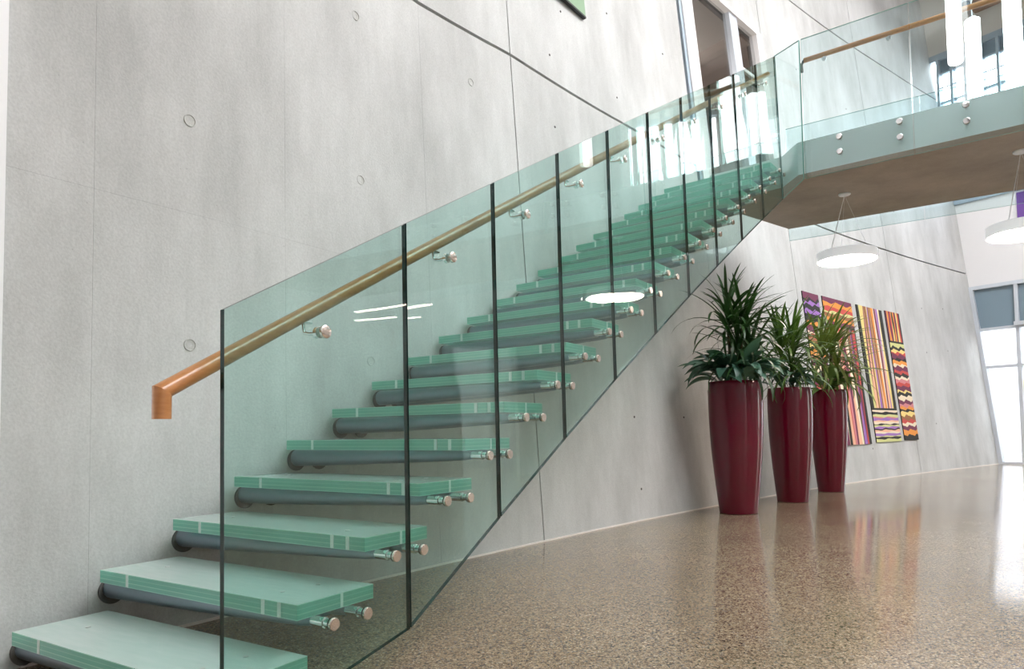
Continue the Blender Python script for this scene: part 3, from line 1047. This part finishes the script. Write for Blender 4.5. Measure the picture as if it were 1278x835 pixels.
# bridge handrail
a = K0 + MBn * 0.075 + Vector((0, 0, 4.55))
h2 = thing('handrail', 'round timber handrail fixed to the footbridge glass', 'handrail', tuple(a), 0)
MB().tube([a + EB * 0.02, a + EB * 3.5, a + EB * 4.6], 0.024, 16).build('rail', 'wood', h2)
MB().tube([a + EB * 0.02, a - EB * 0.02 + MBn * 0.06, a - EB * 0.05 + MBn * 0.2 + Vector((0, 0, -0.01))], 0.013, 12).build('end_return', 'joint', h2)
for dx in (0.22, 0.78, 1.33, 1.9, 2.5, 3.1):
    c = a + EB * dx
    mb = MB().tube([c + Vector((0, 0, -0.022)), c + Vector((0, 0, -0.06)), c + Vector((0, 0, -0.075)) - MBn * 0.02, c + Vector((0, 0, -0.075)) - MBn * 0.066], 0.006, 10)
    o = mb.build('bracket', 'chrome', h2)
    MB().lathe([(0.022, 0), (0.022, 0.008), (0.004, 0.009)], c + Vector((0, 0, -0.075)) - MBn * 0.066, 18, axis=(EB, Vector((0, 0, 1)), MBn)).build('rosette', 'chrome', o)

# ------------------------------------------------------------------ pendant lamps
def drum_lamp(x, y, zmid, dia, label, ceil_z, cord_dir):
    th_ = 0.10
    o = thing('pendant_lamp', label, 'lamp', (x, y, zmid - th_ / 2), 0, 'round drum pendants under the footbridge')
    R_ = dia / 2
    zt = zmid + th_ / 2
    MB().lathe([(R_ * 0.96, zmid - th_ / 2 + 0.004), (R_, zmid - th_ / 2), (R_, zt - 0.004), (R_ - 0.006, zt), (R_ * 0.1, zt + 0.001)], (x, y, 0), 56).build('drum', 'lamp_shell', o)
    MB().lathe([(R_ * 0.5, zmid - th_ / 2 - 0.003), (R_ * 0.955, zmid - th_ / 2 - 0.003), (R_ * 0.955, zmid - th_ / 2 + 0.003)], (x, y, 0), 56).build('diffuser', 'diffuser', o)
    MB().lathe([(0.055, ceil_z - 0.018), (0.062, ceil_z - 0.012), (0.062, ceil_z - 0.0005)], (x, y, 0), 28).build('ceiling_rose', 'lamp_white', o)
    for k in range(3):
        w = cord_dir + 2 * math.pi * k / 3
        q = Vector((x + math.cos(w) * R_ * 0.72, y + math.sin(w) * R_ * 0.72, zt))
        MB().tube([(x, y, ceil_z - 0.016), q], 0.0035 if k == 0 else 0.0012, 8).build('cord', 'lamp_white', o)
    return o


lc = aty(1057, 321, 7.38)
drum_lamp(lc.x, lc.y, lc.z + 0.01, 0.60, 'round white drum pendant lamp above the tall burgundy planters', ZS, math.radians(200))
drum_lamp(4.76, 6.27, 2.67, 0.60, 'round white drum pendant lamp beneath the footbridge away from the planters', ZS, math.radians(200))


def tube_lamp(u, v, y, dia, length, label, top):
    c = aty(u, v, y)
    o = thing('tube_pendant', label, 'lamp', tuple(c), 0, 'tubular pendants by the footbridge')
    R_ = dia / 2
    MB().lathe([(R_ * 0.85, 0), (R_, 0.012), (R_, length - 0.012), (R_ * 0.85, length)], c, 32).build('diffuser', 'tube_lit', o)
    MB().lathe([(R_ * 0.5, length), (R_ * 0.5, length + 0.03), (0.01, length + 0.035)], c, 24).build('top_cap', 'aluminium', o)
    MB().tube([c + Vector((0, 0, length + 0.03)), Vector((c.x, c.y, top))], 0.006, 8).build('cord', 'aluminium', o)


tube_lamp(1193, 79, 5.55, 0.11, 1.5, 'short white tube pendant hanging in front of the footbridge rail', 11.5)
tube_lamp(1218, 126, 9.0, 0.18, 1.12, 'white tube pendant on a visible cord behind the footbridge', 11.5)
tube_lamp(1268, 115, 9.0, 0.21, 1.6, 'widest white tube pendant behind the footbridge', 11.5)

def linear_lamp(a, c, z, top, label, grp):
    a, c = Vector((*a, z)), Vector((*c, z))
    d_ = (c - a).normalized(); sd = Vector((-d_.y, d_.x, 0)); mid_ = (a + c) / 2
    o = thing('linear_pendant', label, 'lamp', tuple(mid_), 0, grp)
    MB().box(mid_ + Vector((0, 0, 0.03)), (c - a).length, 0.06, 0.05, d_, sd).build('housing', 'aluminium', o)
    MB().box(mid_, (c - a).length - 0.01, 0.05, 0.012, d_, sd).build('diffuser', 'diffuser' if z < 5 else 'room_lamp', o)
    for q in (a + d_ * 0.15, c - d_ * 0.15):
        MB().tube([q + Vector((0, 0, 0.05)), Vector((q.x, q.y, top))], 0.0025, 6).build('cord', 'aluminium', o)


linear_lamp((6.91, 4.14), (6.08, 4.67), 2.7, ZS, 'longer slim linear pendant under the outer end of the footbridge', 'slim linear pendants')
linear_lamp((7.62, 4.30), (7.09, 4.78), 2.7, ZS, 'shorter slim linear pendant under the outer end of the footbridge', 'slim linear pendants')
wa, wb = W(0.3, 6.8, -1.2), W(3.0, 6.8, -1.2)
linear_lamp((wa.x, wa.y), (wb.x, wb.y), 6.70, 6.94, 'lit linear lamp in the room beyond the upper doorway', 'slim linear pendants')

# security camera on the timber ceiling
c = E(0.07, 0, 0.9)
c.z = zc - 0.055
o = thing('dome_camera', 'small white dome security camera under the timber ceiling', 'camera', tuple(c), 0)
MB().lathe([(0.06, -0.10), (0.13, -0.085), (0.15, -0.02), (0.15, 0.0)], c, 28).build('housing', 'lamp_white', o)
MB().lathe([(0.02, -0.19), (0.065, -0.16), (0.085, -0.115), (0.085, -0.10)], c, 24).build('lens_dome', 'spandrel', o)

# purple sign on the white end wall
b = end_bar(MB(), 0.56, 2.2, 5.22, 5.85, 0.03, 0.002)
o = b.build('wall_sign', 'purple', origin=E(1.3, 5.2, 0))
tag(o, 'purple rectangular sign high on the white end wall', 'sign')

# ------------------------------------------------------------------ artworks
def canvas(s0, s1, z0, z1, name, label, layout, seed):
    """layout: list of (zfrac0, zfrac1, 'stripes'|'waves', [material names])"""
    r = random.Random(seed)
    mats = []
    mb = MB()
    def W2(a, c, off):          # flat canvas: bilinear between its four corners on the wall
        P00, P10, P01, P11 = W(s0, z0, off), W(s1, z0, off), W(s0, z1, off), W(s1, z1, off)
        return P00 * (1 - a) * (1 - c) + P10 * a * (1 - c) + P01 * (1 - a) * c + P11 * a * c
    def mid(nm):
        if nm not in mats: mats.append(nm)
        return mats.index(nm)
    mid('a_black')
    bk, fr = 0.002, 0.016
    mb.hexa([W2(0, 0, bk), W2(1, 0, bk), W2(1, 0, fr), W2(0, 0, fr)], [W2(0, 1, bk), W2(1, 1, bk), W2(1, 1, fr), W2(0, 1, fr)], 0)
    f2 = fr + 0.0012
    for (za, zb2, kind, cols) in layout:
        if kind == 'stripes':
            n = len(cols)
            ws = [0.6 + r.random() for _ in cols]
            tot = sum(ws); xs = [0.0]
            for w in ws: xs.append(xs[-1] + w / tot)
            rows_ = 10
            ph = [r.random() * 6 for _ in xs]; am = [r.uniform(0.008, 0.022) for _ in xs]; dr = [r.uniform(-0.05, 0.05) for _ in xs]
            def X(k, j):
                if k == 0: return 0.0
                if k == n: return 1.0
                return min(0.995, max(0.005, xs[k] + am[k] * math.sin(ph[k] + j * 0.55) + dr[k] * (j / rows_ - 0.5)))
            for k in range(n):
                m_ = mid(cols[k])
                for j in range(rows_):
                    c0, c1 = za + (zb2 - za) * j / rows_, za + (zb2 - za) * (j + 1) / rows_
                    mb.quad([W2(X(k, j), c0, f2), W2(X(k + 1, j), c0, f2), W2(X(k + 1, j + 1), c1, f2), W2(X(k, j + 1), c1, f2)], m_)
        else:
            n = len(cols)
            ws = [0.55 + r.random() for _ in cols]
            tot = sum(ws); zz = [0.0]
            for w in ws: zz.append(zz[-1] + w / tot)
            colsn = 14
            ph = [r.random() * 6 for _ in zz]; am = [r.uniform(0.16, 0.34) / n for _ in zz]
            def Z(k, j):
                if k == 0: return 0.0
                if k == n: return 1.0
                return zz[k] + am[k] * (math.sin(ph[k] + j * 0.85) + 0.5 * math.sin(ph[k] * 2 + j * 1.7))
            for k in range(n):
                m_ = mid(cols[k])
                for j in range(colsn):
                    a0, a1 = j / colsn, (j + 1) / colsn
                    g_ = lambda v: za + (zb2 - za) * v
                    mb.quad([W2(a0, g_(Z(k, j)), f2), W2(a1, g_(Z(k, j + 1)), f2), W2(a1, g_(max(Z(k + 1, j + 1), Z(k, j + 1))), f2), W2(a0, g_(max(Z(k + 1, j), Z(k, j))), f2)], m_)
    o = mb.build(name, mats, origin=W((s0 + s1) / 2, z0))
    return tag(o, label, 'artwork', 'striped wall hangings')


vs1 = ['a_black', 'a_black', 'a_lime', 'a_yellow', 'a_plum', 'a_peach', 'a_brown', 'a_yellow', 'a_violet', 'a_brown', 'a_peach', 'a_brown', 'a_orange', 'a_cream', 'a_plum', 'a_peach', 'a_violet', 'a_cream', 'a_yellow', 'a_black', 'a_black']
vs2 = ['a_peach', 'a_brown', 'a_plum', 'a_cream', 'a_black', 'a_peach', 'a_red', 'a_pink', 'a_plum', 'a_peach', 'a_cream', 'a_black', 'a_brown', 'a_violet', 'a_plum', 'a_red', 'a_black', 'a_black']
wv = ['a_black', 'a_orange', 'a_plum', 'a_cream', 'a_red', 'a_brown', 'a_yellow', 'a_black', 'a_orange', 'a_pink', 'a_plum', 'a_cream', 'a_black', 'a_yellow', 'a_plum', 'a_red', 'a_pink', 'a_cream', 'a_black', 'a_red', 'a_plum',
      'a_cream', 'a_orange', 'a_black', 'a_plum', 'a_red', 'a_yellow', 'a_black', 'a_lime']
wv2 = ['a_lime', 'a_black', 'a_lime', 'a_violet', 'a_cream', 'a_peach', 'a_black', 'a_violet', 'a_lime', 'a_black', 'a_cream', 'a_peach', 'a_violet', 'a_pink', 'a_lime', 'a_black', 'a_cream']
vs3 = ['a_plum', 'a_orange', 'a_plum', 'a_red', 'a_yellow', 'a_black', 'a_orange', 'a_plum', 'a_yellow', 'a_red', 'a_black']
canvas(3.16, 3.72, 0.58, 2.93, 'wall_hanging', 'narrow purple and yellow wall hanging half hidden by the planter leaves', [(0, 0.84, 'waves', wv[::-1]), (0.855, 1, 'waves', ['a_violet', 'a_black', 'a_violet', 'a_black', 'a_plum'])], 3)
canvas(3.86, 4.96, 0.58, 2.94, 'wall_hanging', 'wide wall hanging with red and cream stripes behind the last planter', [(0, 0.80, 'stripes', vs2), (0.815, 1, 'waves', ['a_plum', 'a_orange', 'a_brown', 'a_lime', 'a_red', 'a_orange', 'a_plum'])], 5)
canvas(5.16, 6.22, 0.60, 2.95, 'wall_hanging', 'wide striped wall hanging with a short band of violet waves below', [(0.245, 1, 'stripes', vs1), (0, 0.23, 'waves', wv2)], 9)
canvas(6.37, 7.0, 0.61, 2.97, 'wall_hanging', 'narrow wall hanging of red and orange waves, nearest the glazed entrance', [(0.765, 1, 'stripes', vs3), (0, 0.75, 'waves', wv)], 12)
# picture upstairs
b = wall_bar(MB(), -3.3, -1.85, 5.05, 6.2, 0.035, 0.003)
wall_bar(b, -3.3, -1.85, 5.03, 5.05, 0.04, 0.003, 1)
tag(b.build('wall_picture', ['green_art', 'black'], origin=W(-2.5, 5.03)), 'pale green picture hung high on the concrete wall above the stair', 'picture')

# ------------------------------------------------------------------ planters and plants
def strap_leaf(L, wd, droop, rise):
    """leaf along +x, arching"""
    n = 9
    mb = MB()
    L_, C_, R_ = [], [], []
    x = z = 0.0
    ang = rise
    for i in range(n + 1):
        t = i / n
        wv_ = wd * (0.55 + 0.9 * t) * (1 - t) ** 0.55 * 1.1 if i else wd * 0.55
        if i == n: wv_ = 0.0005
        k = len(mb.v)
        mb.v += [(x, -wv_ / 2, z + wv_ * 0.16), (x, 0, z), (x, wv_ / 2, z + wv_ * 0.16)]
        if i:
            mb.f += [(k - 3, k - 2, k + 1, k), (k - 2, k - 1, k + 2, k + 1)]
            mb.mi += [0, 0]; mb.sm += [True, True]
        x += math.cos(ang) * L / n
        z += math.sin(ang) * L / n
        ang -= droop / n * (0.5 + t)
    return mb


def broad_leaf(L, wd, droop):
    n = 8
    mb = MB()
    mb.tube([(-0.12, 0, -0.05), (0, 0, 0)], 0.0035, 6)
    x = z = 0.0
    ang = 0.5
    first = len(mb.v)
    for i in range(n + 1):
        t = i / n
        wv_ = wd * math.sin(math.pi * min(1, t ** 0.75 * 0.97 + 0.03)) ** 0.85 + 0.001
        k = len(mb.v)
        mb.v += [(x, -wv_ / 2, z + wv_ * 0.12), (x, -wv_ / 4, z + wv_ * 0.07), (x, 0, z), (x, wv_ / 4, z + wv_ * 0.07), (x, wv_ / 2, z + wv_ * 0.12)]
        if i:
            for q in range(4):
                mb.f.append((k - 5 + q, k - 4 + q, k + 1 + q, k + q)); mb.mi.append(0); mb.sm.append(True)
        x += math.cos(ang) * L / n
        z += math.sin(ang) * L / n
        ang -= droop / n
    return mb


def planter(bx, by, Rt, H, label):
    o = thing('tall_planter', label, 'planter', (bx, by, 0), 0, 'tall burgundy planters along the concrete wall')
    prof = [(0.66, 0.0), (0.69, 0.004), (0.745, 0.1), (0.80, 0.2), (0.853, 0.3), (0.90, 0.4), (0.94, 0.5), (0.968, 0.6), (0.988, 0.7), (0.998, 0.8), (1.0, 0.87), (0.995, 0.93), (0.975, 0.975), (0.955, 0.992), (0.935, 1.0), (0.91, 0.997), (0.90, 0.985), (0.90, 0.93)]
    MB().lathe([(Rt * r, H * z) for r, z in prof], (bx, by, 0), 64).build('pot', 'pot', o)
    MB().lathe([(Rt * 0.895, H * 0.935), (Rt * 0.89, H * 0.95), (Rt * 0.4, H * 0.958)], (bx, by, 0), 32).build('soil', 'soil', o)
    return o


def orient(dirxy, tilt, roll, loc, sc):
    return Matrix.Translation(loc) @ Matrix.Rotation(dirxy, 4, 'Z') @ Matrix.Rotation(-tilt, 4, 'Y') @ Matrix.Rotation(roll, 4, 'X') @ Matrix.Diagonal((sc, sc, sc, 1))


def dracaena(bx, by, z0, heads, mat, label, seed, nleaf, lsize):
    r = random.Random(seed)
    o = thing('strap_leaf_plant', label, 'plant', (bx, by, z0), 0, 'strap-leaved plants in the tall planters')
    WT = float(np.interp(1.5, _s, _th))
    avail = wall_hit(Vector((bx, by, z0 + 0.2)), Vector((-math.cos(WT), math.sin(WT), 0)))
    protos = [strap_leaf(0.46, 0.036, d, 0.0).mesh('leaf', mat) for d in (0.7, 1.3, 1.9, 2.5)]
    for (hx, hy, hz, n) in heads:
        pts_ = [(bx + hx * 0.5, by + hy * 0.5, z0 - 0.02), (bx + hx * 0.7, by + hy * 0.7, z0 + hz * 0.5), (bx + hx, by + hy, z0 + hz)]
        MB().tube(pts_, [0.017, 0.015, 0.012], 10).build('cane', 'cane', o)
        for k in range(n):
            f = k / n
            a = k * 2.39996 + r.uniform(-0.25, 0.25)
            tilt = 1.42 - 1.55 * (1 - f) ** 1.0 + r.uniform(-0.15, 0.15)
            zz = hz - 0.22 * (1 - f) + 0.03 * f
            sc = lsize * (0.75 + 0.35 * (1 - abs(f - 0.45))) * r.uniform(0.85, 1.15)
            pi_ = 3 if f < 0.2 else (2 if f < 0.5 else (1 if f < 0.8 else 0))
            # leaves lean away from the wall behind
            dx_, dy_ = math.cos(a), math.sin(a)
            nw = Vector((-math.cos(WT), math.sin(WT), 0))
            cw = dx_ * nw.x + dy_ * nw.y
            if cw * 0.50 * sc > avail - (hx * nw.x + hy * nw.y) - 0.04:
                a = math.atan2(dy_ - 2 * cw * nw.y, dx_ - 2 * cw * nw.x)
            put('leaf', protos[max(0, pi_ - r.randint(0, 1))], o, orient(a, tilt, r.uniform(-0.3, 0.3), Vector((hx, hy, zz)), sc))
    return o


def foliage(bx, by, z0, n, mat, label, seed, R_, a0, a1, size, name):
    r = random.Random(seed)
    o = thing(name, label, 'plant', (bx, by, z0), 0, 'broad-leaved plants in the tall planters')
    protos = [broad_leaf(0.27, 0.10, d).mesh('leaf', mat) for d in (0.9, 1.4, 1.9)]
    MB().lathe([(0.02, -0.02), (0.03, 0.02), (0.012, 0.06)], (bx, by, z0), 10).build('crown', 'cane', o)
    for k in range(n):
        a = a0 + (a1 - a0) * ((k * 0.618) % 1.0)
        f = r.random()
        rad = R_ * (0.35 + 0.65 * f)
        put('leaf', protos[r.randint(0, 2)], o, orient(a, r.uniform(-0.25, 0.75), r.uniform(-0.4, 0.4), Vector((math.cos(a) * rad, math.sin(a) * rad, 0.05 + 0.16 * r.random())), size * r.uniform(0.8, 1.2)))
        tip = Vector((math.cos(a) * rad, math.sin(a) * rad, 0.08))
    return o


P1, P2, P3 = (2.33, 7.17), (3.30, 8.17), (4.29, 9.33)
planter(P1[0], P1[1], 0.275, 1.36, 'tall glossy burgundy planter, the one closest to the stair')
planter(P2[0], P2[1], 0.252, 1.34, 'tall glossy burgundy planter, the middle one of three')
planter(P3[0], P3[1], 0.237, 1.37, 'tall glossy burgundy planter in front of the striped wall hangings')
PZ = (1.36 * 0.955, 1.34 * 0.955, 1.37 * 0.955)
dracaena(P1[0], P1[1], PZ[0], [(-0.06, 0.0, 0.76, 44), (0.12, 0.05, 0.72, 44), (0.02, -0.08, 0.42, 36), (0.16, -0.03, 0.36, 30)], 'leaf_dark', 'tall dark green strap-leaved plant in the planter closest to the stair', 21, 0, 1.22)
foliage(P1[0], P1[1], PZ[0], 46, 'broad_dark', 'dark broad-leaved plant drooping over the rim of the planter closest to the stair', 4, 0.25, math.radians(140), math.radians(345), 1.35, 'broad_leaf_plant')
dracaena(P2[0], P2[1], PZ[1], [(-0.10, -0.02, 0.58, 44), (0.07, 0.05, 0.62, 44), (0.0, -0.1, 0.36, 36)], 'leaf_mid', 'green strap-leaved plant in the middle planter of three', 22, 0, 1.25)
foliage(P2[0], P2[1], PZ[1], 20, 'broad_dark', 'low broad-leaved plant in the middle planter of three', 6, 0.17, math.radians(160), math.radians(380), 1.0, 'broad_leaf_plant')
dracaena(P3[0], P3[1], PZ[2], [(-0.08, -0.02, 0.62, 40), (0.09, 0.04, 0.66, 44), (0.1, -0.1, 0.36, 36)], 'leaf_light', 'yellow green strap-leaved plant in front of the striped wall hangings', 23, 0, 1.35)
foliage(P3[0], P3[1], PZ[2], 22, 'broad_light', 'pale variegated broad-leaved plant below the striped wall hangings', 8, 0.16, math.radians(160), math.radians(390), 1.1, 'broad_leaf_plant')
